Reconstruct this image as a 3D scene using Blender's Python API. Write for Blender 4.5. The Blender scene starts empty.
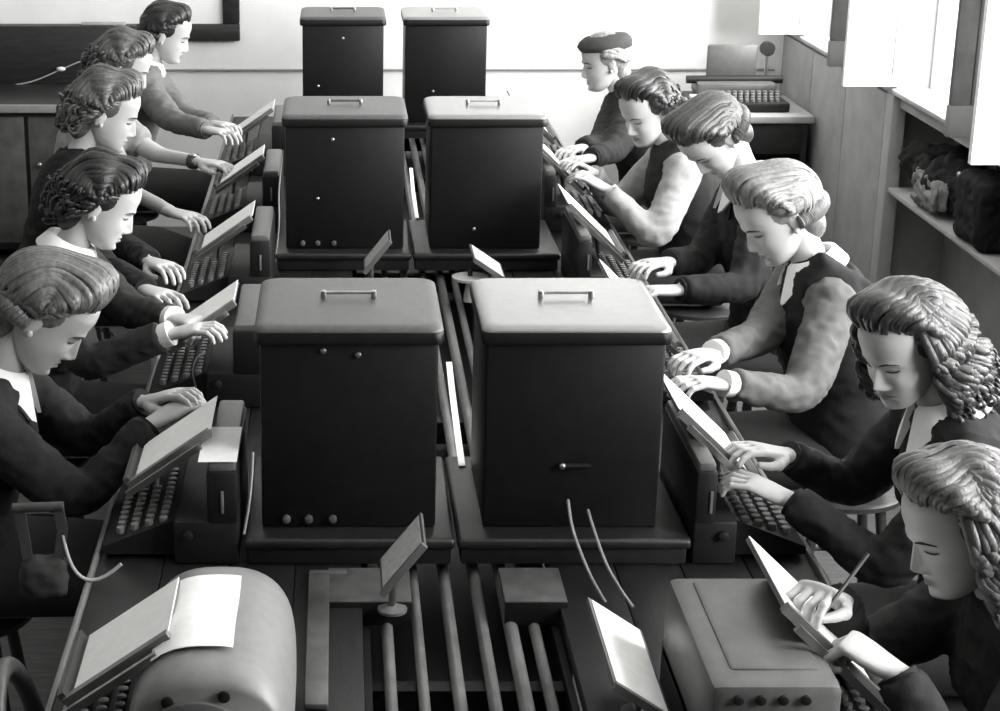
import bpy, bmesh, math, random
import numpy as np
from mathutils import Vector, Matrix, noise
from mathutils.bvhtree import BVHTree

sc = bpy.context.scene
COL = sc.collection
# ------------------------------------------------------------------ camera
F, PX, PY, VH = 1800.0, 338.0, 355.5, -225.0
TH = math.atan((PY - VH) / F)
CT, ST = math.cos(TH), math.sin(TH)
HC = 2.33
cam_d = bpy.data.cameras.new('camera')
cam_d.sensor_width = 36.0
cam_d.lens = F / 1000 * 36.0
cam_d.shift_x = (500 - PX) / 1000.0
cam_d.clip_end = 200
cam = bpy.data.objects.new('camera', cam_d)
cam.location = (0, 0, HC)
cam.rotation_euler = (math.pi / 2 - TH, 0, 0)
COL.objects.link(cam)
sc.camera = cam
# ------------------------------------------------------------------ world, lights, exposure
w = bpy.data.worlds.new('overcast_sky'); sc.world = w; w.use_nodes = True
bg = w.node_tree.nodes['Background']
bg.inputs[0].default_value = (1.0, 0.995, 0.98, 1)
bg.inputs[1].default_value = 1.8
vs = sc.view_settings
vs.view_transform = 'Standard'; vs.look = 'None'; vs.gamma = 1.0; vs.use_curve_mapping = False
vs.exposure = 0.0
XR, YB, XL, YF, ZC = 2.36, 9.5, -2.5, -1.2, 3.3       # room: right wall, back wall, left wall, wall behind the camera, ceiling
SILL, HEAD = 1.05, 2.95
WIN = [(9.18 - 1.6 * k - 1.36, 9.18 - 1.6 * k) for k in range(5)]
def area(name, loc, rot, sx, sy, power, spread=None):
    l = bpy.data.lights.new(name, 'AREA'); l.shape = 'RECTANGLE'; l.size = sx; l.size_y = sy; l.energy = power
    if spread: l.spread = spread
    o = bpy.data.objects.new(name, l); o.location = loc; o.rotation_euler = rot; COL.objects.link(o); return o
for k, (a, b) in enumerate(WIN):
    area('window_daylight', (XR + .5, (a + b) / 2, 2.05), (0, math.radians(90), math.radians(-24)), 1.8, 1.3, 150 if k else 120)

# ------------------------------------------------------------------ pixel -> place
def ray(u, v):
    a = (u - PX) / F; b = (v - PY) / F
    return a, CT - b * ST, ST + b * CT            # X, Y, drop per unit depth
def pz(u, v, z):
    a, y, d = ray(u, v); s = (HC - z) / d
    return Vector((a * s, y * s, z))
def pX(u, v, X):
    a, y, d = ray(u, v); s = X / a
    return Vector((X, y * s, HC - d * s))
def pY(u, v, Y):
    a, y, d = ray(u, v); s = Y / y
    return Vector((a * s, Y, HC - d * s))

# ------------------------------------------------------------------ materials
MATS = {}
def mat(name, g, rough=.6, spec=.5, var=.0, scale=20, bump=.0, bscale=200, metal=0, coat=0, warm=.985, attr=False, stretch=None, transl=0, ior=1.5):
    if name in MATS: return MATS[name]
    m = bpy.data.materials.new(name); m.use_nodes = True; MATS[name] = m
    nt = m.node_tree; N = nt.nodes; L = nt.links; b = N['Principled BSDF']
    b.inputs['Base Color'].default_value = (g, g * .998, g * warm, 1)
    b.inputs['Roughness'].default_value = rough
    b.inputs['Metallic'].default_value = metal
    b.inputs['IOR'].default_value = ior
    b.inputs['Specular IOR Level'].default_value = spec
    b.inputs['Coat Weight'].default_value = coat
    b.inputs['Coat Roughness'].default_value = .2
    tc = N.new('ShaderNodeTexCoord')
    src = tc.outputs['Object']
    if stretch:
        mp = N.new('ShaderNodeMapping'); mp.inputs['Scale'].default_value = stretch
        L.new(src, mp.inputs['Vector']); src = mp.outputs['Vector']
    col_out = None
    if var > 0:
        n = N.new('ShaderNodeTexNoise'); n.inputs['Scale'].default_value = scale; n.inputs['Detail'].default_value = 5
        L.new(src, n.inputs['Vector'])
        r = N.new('ShaderNodeValToRGB')
        lo, hi = g * (1 - var), g * (1 + var)
        r.color_ramp.elements[0].position = .3; r.color_ramp.elements[1].position = .7
        r.color_ramp.elements[0].color = (lo, lo, lo * warm, 1); r.color_ramp.elements[1].color = (hi, hi, hi * warm, 1)
        L.new(n.outputs['Fac'], r.inputs['Fac']); col_out = r.outputs['Color']
    if attr:
        a = N.new('ShaderNodeAttribute'); a.attribute_name = 'tint'
        mx = N.new('ShaderNodeMix'); mx.data_type = 'RGBA'; mx.blend_type = 'MULTIPLY'; mx.inputs['Factor'].default_value = 1
        if col_out: L.new(col_out, mx.inputs['A'])
        else: mx.inputs['A'].default_value = (g, g, g * warm, 1)
        L.new(a.outputs['Color'], mx.inputs['B']); col_out = mx.outputs['Result']
    if col_out: L.new(col_out, b.inputs['Base Color'])
    if bump > 0:
        n2 = N.new('ShaderNodeTexNoise'); n2.inputs['Scale'].default_value = bscale; n2.inputs['Detail'].default_value = 4
        L.new(src, n2.inputs['Vector'])
        bp = N.new('ShaderNodeBump'); bp.inputs['Strength'].default_value = bump; bp.inputs['Distance'].default_value = .004
        L.new(n2.outputs['Fac'], bp.inputs['Height']); L.new(bp.outputs['Normal'], b.inputs['Normal'])
    if transl:
        out = N['Material Output']; t = N.new('ShaderNodeBsdfTranslucent'); t.inputs['Color'].default_value = (g, g, g, 1)
        ms = N.new('ShaderNodeMixShader'); ms.inputs[0].default_value = transl
        L.new(b.outputs[0], ms.inputs[1]); L.new(t.outputs[0], ms.inputs[2]); L.new(ms.outputs[0], out.inputs['Surface'])
    return m
M_wall = mat('whitewashed_plaster', .84, .9, .2, .04, 6, .15, 60)
M_ceil = mat('ceiling_paint', .86, .9, .2)
M_floor = mat('dark_floorboards', .10, .6, .4, .35, 8, .2, 40, stretch=(1, 8, 1))
M_lwall = mat('left_wall_paint', .22, .9, .2, .06, 4)
M_panel = mat('grey_painted_boarding', .36, .8, .3, .10, 9, .2, 120)
M_post = mat('pale_painted_wood', .40, .7, .3, .08, 12)
M_sash = mat('white_window_paint', .8, .6, .3)
M_pane = mat('frosted_white_glass', .9, .5, .4, transl=.6)
M_shut = mat('dark_shutter_wood', .16, .7, .3, .3, 10, .2, 40, stretch=(1, 8, 1))
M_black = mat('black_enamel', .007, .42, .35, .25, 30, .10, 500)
M_blacktop = mat('black_crackle_lid_sheen', .05, .40, .5, .2, 60, .20, 700, ior=1.7)  # cabinet black made lighter, so the colour carries the sheen on the lids
M_tray = mat('dark_tray_paint', .016, .4, .5, .3, 25, .1, 300)
M_mach = mat('machine_grey_enamel', .10, .40, .5, .12, 30, .18, 600)
M_machd = mat('machine_dark_enamel', .010, .5, .35, .2, 30, .1, 400)
M_steel = mat('worn_steel', .5, .32, .5, .1, 30, metal=1)
M_rail = mat('painted_steel_rail', .15, .28, .5, .25, 14, .1, 100)
M_wood = mat('dark_table_wood', .010, .45, .5, .35, 10, .15, 60, stretch=(8, 1, 8))
M_chair = mat('bentwood', .05, .4, .5, .3, 10, stretch=(6, 1, 6))
M_paper = mat('white_paper', .86, .8, .2, .04, 40, .08, 90)
M_paperg = mat('grey_card', .42, .8, .2, .15, 60)
M_plate = mat('copyholder_plate', .09, .5, .5, .2, 20)
M_key = mat('key_tops', .20, .35, .5)
M_skin = mat('skin', .46, .5, .4, .06, 14, .05, 300, attr=True)
M_white = mat('white_cotton', .85, .8, .2, .04, 30, .15, 120)
M_lash = mat('lash_and_brow', .04, .7, .2)
M_shoe = mat('shoe_leather', .03, .4, .5)
M_cable = mat('grey_cable', .28, .5, .4)
M_dark = mat('dark_varnished_wood', .02, .45, .4, .35, 12, .1, 60, stretch=(1, 6, 6))
M_ledge = mat('pale_ledge_wood', .30, .6, .3, .1, 12)

# ------------------------------------------------------------------ mesh helpers
class MB:
    def __init__(s): s.v = []; s.f = []
    def add(s, v, f):
        o = len(s.v); s.v.extend([tuple(p) for p in v]); s.f.extend([tuple(i + o for i in q) for q in f]); return s
    def box(s, a, b, bev=0.0, seg=2):
        bm = bmesh.new(); bmesh.ops.create_cube(bm, size=1)
        c = [(a[i] + b[i]) / 2 for i in range(3)]; d = [abs(b[i] - a[i]) for i in range(3)]
        for v in bm.verts: v.co = Vector((c[0] + v.co.x * d[0], c[1] + v.co.y * d[1], c[2] + v.co.z * d[2]))
        if bev > 0: bmesh.ops.bevel(bm, geom=bm.edges[:], offset=min(bev, min(d) * .49), segments=seg, affect='EDGES', profile=.5)
        return s.bm(bm)
    def bm(s, bm, M=None):
        bm.verts.index_update()
        v = [(M @ p.co if M else p.co.copy()) for p in bm.verts]; f = [[q.index for q in p.verts] for p in bm.faces]
        bm.free(); return s.add(v, f)
    def loft(s, rings, cap=True, closed=True):
        n = len(rings[0]); v = [p for r in rings for p in r]; f = []
        for i in range(len(rings) - 1):
            for j in range(n if closed else n - 1):
                k = (j + 1) % n
                f.append((i * n + j, i * n + k, (i + 1) * n + k, (i + 1) * n + j))
        if cap and closed:
            f.append(tuple(range(n - 1, -1, -1))); f.append(tuple((len(rings) - 1) * n + j for j in range(n)))
        return s.add(v, f)
    def tube(s, pts, r, n=8, cap=True, up=None, flat=1.0):
        pts = [Vector(p) for p in pts]
        if not hasattr(r, '__len__'): r = [r] * len(pts)
        rings = []; prev = None
        for i, p in enumerate(pts):
            t = (pts[min(i + 1, len(pts) - 1)] - pts[max(i - 1, 0)])
            if t.length < 1e-9: t = Vector((0, 0, 1))
            t.normalize()
            if prev is None:
                a = Vector((0, 0, 1)) if abs(t.z) < .9 else Vector((1, 0, 0))
                x = t.cross(a).normalized()
            else:
                x = (prev - t * prev.dot(t))
                x = x.normalized() if x.length > 1e-6 else t.orthogonal().normalized()
            prev = x; y = t.cross(x)
            rings.append([p + (x * math.cos(q) + y * math.sin(q) * flat) * r[i] for q in [2 * math.pi * j / n for j in range(n)]])
        return s.loft(rings, cap)
    def ball(s, c, r, n=16, m=10, M=None):
        c = Vector(c); r = (r, r, r) if not hasattr(r, '__len__') else r
        v = [Vector((0, 0, -1))]; f = []
        for i in range(1, m):
            a = -math.pi / 2 + math.pi * i / m
            for j in range(n):
                b = 2 * math.pi * j / n; v.append(Vector((math.cos(a) * math.cos(b), math.cos(a) * math.sin(b), math.sin(a))))
        v.append(Vector((0, 0, 1)))
        for j in range(n):
            k = (j + 1) % n
            f.append((0, 1 + k, 1 + j)); f.append((len(v) - 1, 1 + (m - 2) * n + j, 1 + (m - 2) * n + k))
            for i in range(m - 2):
                f.append((1 + i * n + j, 1 + i * n + k, 1 + (i + 1) * n + k, 1 + (i + 1) * n + j))
        out = []
        for p in v:
            q = Vector((p.x * r[0], p.y * r[1], p.z * r[2]))
            out.append(c + (M @ q if M else q))
        return s.add(out, f)
    def lathe(s, prof, c=(0, 0, 0), n=20, axis='z'):
        rings = []
        for r, h in prof:
            ring = []
            for j in range(n):
                q = 2 * math.pi * j / n; x, y = math.cos(q) * r, math.sin(q) * r
                p = {'z': (x, y, h), 'x': (h, x, y), 'y': (y, h, x)}[axis]
                ring.append(Vector(c) + Vector(p))
            rings.append(ring)
        return s.loft(rings)
    def arr(s):
        return s.v, s.f
    def build(s, name, m, parent=None, smooth=True, ang=40):
        return mk(name, s.v, s.f, m, parent, smooth, ang)
def mk(name, v, f, m, parent=None, smooth=True, ang=40):
    me = bpy.data.meshes.new(name); me.from_pydata([tuple(p) for p in v], [], f); me.update()
    if smooth:
        me.polygons.foreach_set('use_smooth', [True] * len(me.polygons))
        try: me.set_sharp_from_angle(angle=math.radians(ang))
        except Exception: pass
    me.materials.append(m)
    o = bpy.data.objects.new(name, me); COL.objects.link(o)
    if parent is not None: o.parent = parent
    return o
def empty(name, loc=(0, 0, 0), rz=0):
    o = bpy.data.objects.new(name, None); o.empty_display_size = .1; COL.objects.link(o)
    o.location = loc; o.rotation_euler = (0, 0, rz); return o
def tag(o, label, cat, group=None):
    o['label'] = label; o['category'] = cat
    if group: o['group'] = group
    return o
def struct(o):
    o['kind'] = 'structure'; return o
def box(name, a, b, m, parent=None, bev=0.0):
    return MB().box(a, b, bev).build(name, m, parent)
def copy_part(o, parent, loc=None):
    c = o.copy(); COL.objects.link(c); c.parent = parent
    if loc: c.location = loc
    return c

# ================================================================== the room
struct(box('floor', (XL - .1, YF - .1, -.1), (XR + .4, YB + .1, 0), M_floor))
struct(box('ceiling', (XL - .1, YF - .1, ZC), (XR + .4, YB + .1, ZC + .1), M_ceil))
struct(box('wall_back', (XL - .1, YB, 0), (XR + .4, YB + .12, ZC), M_wall))
struct(box('wall_left', (XL - .12, YF, 0), (XL, YB, ZC), M_lwall))
struct(box('wall_front', (XL, YF - .12, 0), (XR + .4, YF, ZC), mat('front_wall_paint', .05, .9, .2)))
REC = 7.62       # the shelf bay under the windows starts here and runs toward the camera
wr = MB()
wr.box((XR, REC, 0), (XR + .3, YB, SILL))                       # boarded part under the far windows
wr.box((XR + .28, YF, 0), (XR + .38, REC, SILL))                # back of the recess
wr.box((XR + .0, YF, SILL - .05), (XR + .28, REC, SILL))
wr.box((XR, YF, HEAD), (XR + .3, YB, ZC))
edges = [YB] + [y for a, b in WIN for y in (b, a)] + [YF]
for i in range(0, len(edges), 2):
    wr.box((XR, edges[i + 1], SILL), (XR + .3, edges[i], HEAD))
struct(wr.build('wall_right', M_panel))
# boarding of the dado, three boards with open joints
dado = empty('trim_1', (XR, REC, 0)); struct(dado)
for k in range(3):
    a = REC + .03 + k * .62; MB().box((-.022, a - REC, 0.0), (0, a - REC + .61, SILL - .012), .004).build('board', M_panel, dado)
sill = struct(box('trim_2', (XR - .03, YF, SILL), (XR + .3, YB, SILL + .022), M_panel, bev=.006))
# posts at the shelf bay
for n, y in ((3, REC - .05), (4, 5.9)):
    struct(box('trim_%d' % n, (XR - .03, y - .05, 0), (XR + .03, y + .05, SILL - .0), M_post, bev=.006))
for k, (a, b) in enumerate(WIN):
    wn = empty('window_%d' % (k + 1), (XR, b, SILL + .022)); struct(wn)
    fr = MB()
    for (y0, y1, z0, z1) in ((-.045, 0, 0, HEAD - SILL), (a - b, a - b + .045, 0, HEAD - SILL), (a - b, 0, HEAD - SILL - .07, HEAD - SILL - .022)):
        fr.box((.14, y0, z0), (.2, y1, z1))
    fr.build('window_frame', M_sash, wn)
    # glazed leaf folded back from the far jamb, dark leaf at the near jamb
    lf = MB(); H = HEAD - SILL - .1
    lf.box((-.235, -.03, .012), (-.2, 0, H)); lf.box((-.03, -.03, .012), (0.0, 0, H)); lf.box((-.2, -.03, .012), (-.03, 0, .045)); lf.box((-.2, -.03, H - .04), (-.03, 0, H))
    leaf = lf.build('casement_leaf', M_sash, wn, False)
    MB().box((-.2, -.02, .045), (-.03, -.012, H - .04)).build('pane', M_pane, leaf, False)
    d = a - b
    sh = empty('shutter_leaf', (0, d + .02, 0)); sh.parent = wn
    for q in range(3):
        MB().box((-.225 + q * .072, 0, .16), (-.225 + q * .072 + .069, .028, H), .004).build('board', M_shut, sh)
    MB().box((-.228, -.008, .05), (-.005, .034, .16), .004).build('bottom_rail', mat('shutter_rail_paint', .26, .7, .3), sh)
# chair rail / conduit along the back wall
struct(MB().tube([(-1.0, YB - .012, .85), (2.3, YB - .012, .853)], .006).build('trim_5', M_cable))

# ================================================================== people
def smoothstep(a, b, x):
    t = np.clip((x - a) / (b - a), 0, 1); return t * t * (3 - 2 * t)
HZ = np.array([-.121, -.116, -.108, -.095, -.075, -.050, -.020, 0, .03, .055, .08, .1, .112, .1175])
HYF = np.array([.052, .070, .081, .085, .0845, .0855, .0865, .0875, .0905, .091, .083, .062, .036, .006])
HYB = np.array([.030, .012, -.005, -.022, -.040, -.062, -.085, -.096, -.103, -.104, -.095, -.072, -.046, -.016])
HW = np.array([.010, .024, .036, .047, .0565, .0635, .068, .0705, .0735, .0745, .070, .055, .036, .008])
_zd = np.linspace(-.121, .1175, 478)
def _smooth(tab):
    y = np.interp(_zd, HZ, tab); k = np.exp(-(np.arange(-30, 31) / 13.) ** 2); k /= k.sum()
    pad = np.concatenate([2 * y[0] - y[1:31][::-1], y, 2 * y[-1] - y[-31:-1][::-1]]); s_ = np.convolve(pad, k, 'valid')
    return s_
_T = {id(HYF): _smooth(HYF), id(HYB): _smooth(HYB), id(HW): _smooth(HW)}
def prof_(z, tab): return np.interp(z, _zd, _T[id(tab)])
def feat(x, z):
    g = lambda a, s: np.exp(-(a / s) ** 2)
    ax = np.abs(x)
    nz = np.interp(z, [-.056, -.050, -.045, -.039, -.030, -.018, -.005, .008, .020], [0, .012, .020, .0235, .0205, .0145, .0085, .004, 0])
    ns = np.interp(z, [-.055, -.045, -.030, 0, .02], [.0135, .0125, .0085, .0065, .010])
    d = nz * g(x, ns)
    d += .006 * g(ax - .0125, .006) * g(z + .046, .0065)
    d += .0045 * g(z - .017, .008) * smoothstep(.055, .03, ax) - .003 * g(x, .01) * g(z - .008, .008)
    d -= .0105 * g(ax - .031, .014) * g(z + .001, .011)
    d += .0075 * g(ax - .031, .0105) * g(z + .0015, .0065)
    d += .004 * g(ax - .043, .016) * g(z + .034, .018)
    d += .0062 * g(z + .0655, .0045) * g(x, .017) + .0072 * g(z + .077, .0050) * g(x, .0155)
    d -= .0045 * g(z + .0715, .0017) * g(x, .020)
    d -= .0045 * g(z + .0885, .006) * g(x, .02)
    d += .0065 * g(z + .105, .0095) * g(x, .016)
    return d
def head_surface(phi, z):
    yf, yb, w_ = prof_(z, HYF), prof_(z, HYB), np.maximum(prof_(z, HW), .004)
    ym = yf * .35 + yb * .65 + .02
    ym = np.minimum(ym, yf - .004)
    c, s = np.cos(phi), np.sin(phi)
    x = w_ * np.sign(s) * np.abs(s) ** .92
    y = np.where(c > 0, ym + (yf - ym) * np.abs(c) ** .80, ym - (ym - yb) * np.abs(c) ** .9)
    y = y + feat(x, z) * smoothstep(.0, .35, c)
    return x, y
def make_head(nr, na):
    zz = np.concatenate([np.linspace(-.121, -.1, nr // 8), np.linspace(-.0985, .03, int(nr * .62)), np.linspace(.035, .1175, nr - nr // 8 - int(nr * .62))])
    t = np.linspace(-1, 1, na, endpoint=False)
    phi = math.pi * (np.sign(t) * np.abs(t) ** 1.45)
    Zg, Pg = np.meshgrid(zz, phi, indexing='ij')
    x, y = head_surface(Pg, Zg)
    V = np.stack([-x, y, Zg], -1)          # ring runs so that faces look outward
    mb = MB(); mb.loft([[Vector(p) for p in r] for r in V])
    for s in (-1, 1):                       # ears
        Mx = Matrix.Rotation(math.radians(-14), 3, 'X') @ Matrix.Rotation(s * math.radians(20), 3, 'Z')
        mb.ball((s * .073, -.012, -.012), (.007, .017, .031), 12, 10, Mx)
        mb.ball((s * .076, -.006, -.034), (.006, .008, .009), 8, 6)
        mb.ball((s * .079, -.018, .002), (.004, .012, .018), 8, 6, Mx)
    V = np.array(mb.v); tint = np.ones(len(V))
    lip = np.exp(-((V[:, 2] + .0715) / .0085) ** 4) * np.exp(-(V[:, 0] / .021) ** 4) * (V[:, 1] > .06)
    tint -= .55 * lip
    eye = np.exp(-((V[:, 2] + .004) / .0035) ** 2) * np.exp(-((np.abs(V[:, 0]) - .031) / .012) ** 4) * (V[:, 1] > .05)
    tint -= .45 * eye
    return V, mb.f, tint
HEADS = {0: make_head(120, 112), 1: make_head(64, 64)}

def remesh(mb, voxel, smooth=2, fac=.5):
    me = bpy.data.meshes.new('tmp'); me.from_pydata([tuple(p) for p in mb.v], [], mb.f); me.update()
    o = bpy.data.objects.new('tmp', me); COL.objects.link(o)
    r = o.modifiers.new('r', 'REMESH'); r.mode = 'VOXEL'; r.voxel_size = voxel
    if smooth:
        s = o.modifiers.new('s', 'SMOOTH'); s.iterations = smooth; s.factor = fac
    dg = bpy.context.evaluated_depsgraph_get(); ev = o.evaluated_get(dg); m2 = ev.to_mesh()
    n = len(m2.vertices); V = np.empty(n * 3, np.float32); m2.vertices.foreach_get('co', V)
    f = [tuple(p.vertices) for p in m2.polygons]
    N_ = np.empty(n * 3, np.float32); m2.vertices.foreach_get('normal', N_)
    ev.to_mesh_clear(); bpy.data.objects.remove(o); bpy.data.meshes.remove(me)
    return V.reshape(-1, 3).astype(float), f, N_.reshape(-1, 3).astype(float)

def make_hand(kind):
    mb = MB()
    rings = []
    for y, hw, ht, zc in ((-.038, .022, .017, .0), (-.02, .025, .018, 0), (0, .026, .017, .0), (.025, .034, .016, -.001), (.055, .040, .0145, 0), (.085, .041, .012, .001), (.098, .036, .009, .0)):
        rings.append([Vector((math.cos(q) * hw * (1 if abs(math.cos(q)) < .99 else 1), y, zc + math.copysign(abs(math.sin(q)) ** .8, math.sin(q)) * ht)) for q in [2 * math.pi * j / 16 for j in range(16)]])
    mb.loft([list(reversed(r)) for r in rings])
    bends = {'type': (12, 48, 78), 'grip': (62, 135, 200), 'flat': (8, 22, 34), 'pinch': (48, 100, 130)}[kind]
    for i, (x, L, r, sp, e) in enumerate(((-.031, .060, .0080, -9, 5), (-.0105, .074, .0086, -3, 0), (.0105, .080, .0090, 2, -3), (.031, .072, .0088, 7, -7 if kind != 'pinch' else -20))):
        p = Vector((x, .085, .001)); pts = [p.copy()]; rad = [r * 1.08]
        Rz = Matrix.Rotation(math.radians(-sp), 3, 'Z')
        for k, (frac, a) in enumerate(zip((.46, .30, .24), bends)):
            a = math.radians(a + e * (k + 1) * .5)
            d = Rz @ Vector((0, math.cos(a), -math.sin(a)))
            L2 = L * frac + (.012 if k == 0 else 0)
            pts.append(p + d * L2 * .5); p = p + d * L2; pts.append(p.copy()); rad += [r * (1 - .06 * k), r * (1.0 - .09 * k)]
        mb.tube(pts, rad, 10); mb.ball(pts[-1], rad[-1], 10, 8)
        for q in (2, 4): mb.ball(pts[q], rad[q] * 1.07, 10, 8)
    th = {'type': [(.024, .022, -.006), (.046, .050, -.018), (.050, .078, -.024), (.044, .100, -.026)],
          'flat': [(.024, .022, -.006), (.050, .045, -.010), (.060, .072, -.012), (.062, .096, -.014)],
          'grip': [(.024, .022, -.006), (.042, .052, -.022), (.032, .078, -.036), (.012, .090, -.042)],
          'pinch': [(.024, .022, -.006), (.045, .052, -.022), (.044, .082, -.036), (.034, .104, -.048)]}[kind]
    mb.tube(th, [.0155, .0125, .0105, .0082], 10); mb.ball(th[-1], .0085, 10, 8); mb.ball(th[1], .0135, 10, 8)
    out = {}
    for lod, vx in ((0, .0030), (1, .0045)):
        V, f, _ = remesh(mb, vx, 2, .4); out[lod] = (V, f)
    return out
HANDS = {k: make_hand(k) for k in ('type', 'grip', 'pinch', 'flat')}

def bez(a, b, c, n=7):
    return [a * (1 - t) ** 2 + b * 2 * t * (1 - t) + c * t * t for t in np.linspace(0, 1, n)]
def limb(a, b, c, n=9):
    """shoulder-elbow-wrist polyline with a rounded elbow"""
    a, b, c = Vector(a), Vector(b), Vector(c)
    p1 = a.lerp(b, .75); p2 = b.lerp(c, .25)
    return [a, a.lerp(b, .35), p1] + [Vector(x) for x in bez(p1, b, p2, 5)[1:-1]] + [p2, b.lerp(c, .62), c]
def lerp_r(r, n): return list(np.interp(np.linspace(0, 1, n), np.linspace(0, 1, len(r)), r))
def ik(S, W, l1, l2, hint):
    d = W - S; L = d.length
    if L > (l1 + l2) * .985:
        k = L / ((l1 + l2) * .985); l1 *= k; l2 *= k
    d.normalize(); a = (l1 * l1 - l2 * l2 + L * L) / (2 * L); h = math.sqrt(max(l1 * l1 - a * a, 1e-6))
    p = hint - d * hint.dot(d); p.normalize()
    return S + d * a + p * h

TORSO = [(0.0, .175, .135, 0), (.15, .165, .128, 0), (.36, .132, .105, .004), (.58, .150, .112, .014), (.72, .165, .116, .014), (.84, .168, .098, .004), (.93, .130, .078, 0), (1.0, .066, .058, 0)]
def torso_rings(spine, add, t0=0.0, t1=1.0, n=28):
    P, T = spine
    rings = []
    for t in np.linspace(t0, t1, 26):
        hw = np.interp(t, [q[0] for q in TORSO], [q[1] for q in TORSO]) + add
        hd = np.interp(t, [q[0] for q in TORSO], [q[2] for q in TORSO]) + add
        of = np.interp(t, [q[0] for q in TORSO], [q[3] for q in TORSO])
        p = P(t); tn = T(t); d = tn.cross(Vector((1, 0, 0))).normalized()
        rings.append([p + d * of + Vector((1, 0, 0)) * math.cos(q) * hw + d * math.sin(q) * hd for q in [2 * math.pi * j / n for j in range(n)]])
    return rings
def skull(d, off=0.0):
    c = Vector((0, -.012, .028)); r = (.0775, .1005, .0905)
    k = 1 / math.sqrt((d.x / r[0]) ** 2 + (d.y / r[1]) ** 2 + (d.z / r[2]) ** 2)
    return c + d * (k + off)

def lock(mb, pts, wdt, thk, n=6):
    """a flattened hair lock: pts is the centreline, wide along the scalp, thin outward"""
    c0 = Vector((0, -.012, .02)); rings = []; m = len(pts)
    prev = None
    for i, p in enumerate(pts):
        t = (pts[min(i + 1, m - 1)] - pts[max(i - 1, 0)])
        t = t.normalized() if t.length > 1e-7 else Vector((0, 0, -1))
        o = (p - c0); o = o - t * o.dot(t)
        if prev is not None and o.dot(prev) < 0: o = -o
        o = o.normalized() if o.length > 1e-5 else (prev or t.orthogonal().normalized())
        prev = o; s = t.cross(o)
        e = i / (m - 1); k = min(1, .35 + e * 5) * (1 - .75 * max(0, (e - .72) / .28) ** 1.5)
        rings.append([p + s * math.cos(q) * wdt * k + o * math.sin(q) * thk * k for q in [2 * math.pi * j / n for j in range(n)]])
    mb.loft(rings)

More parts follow.
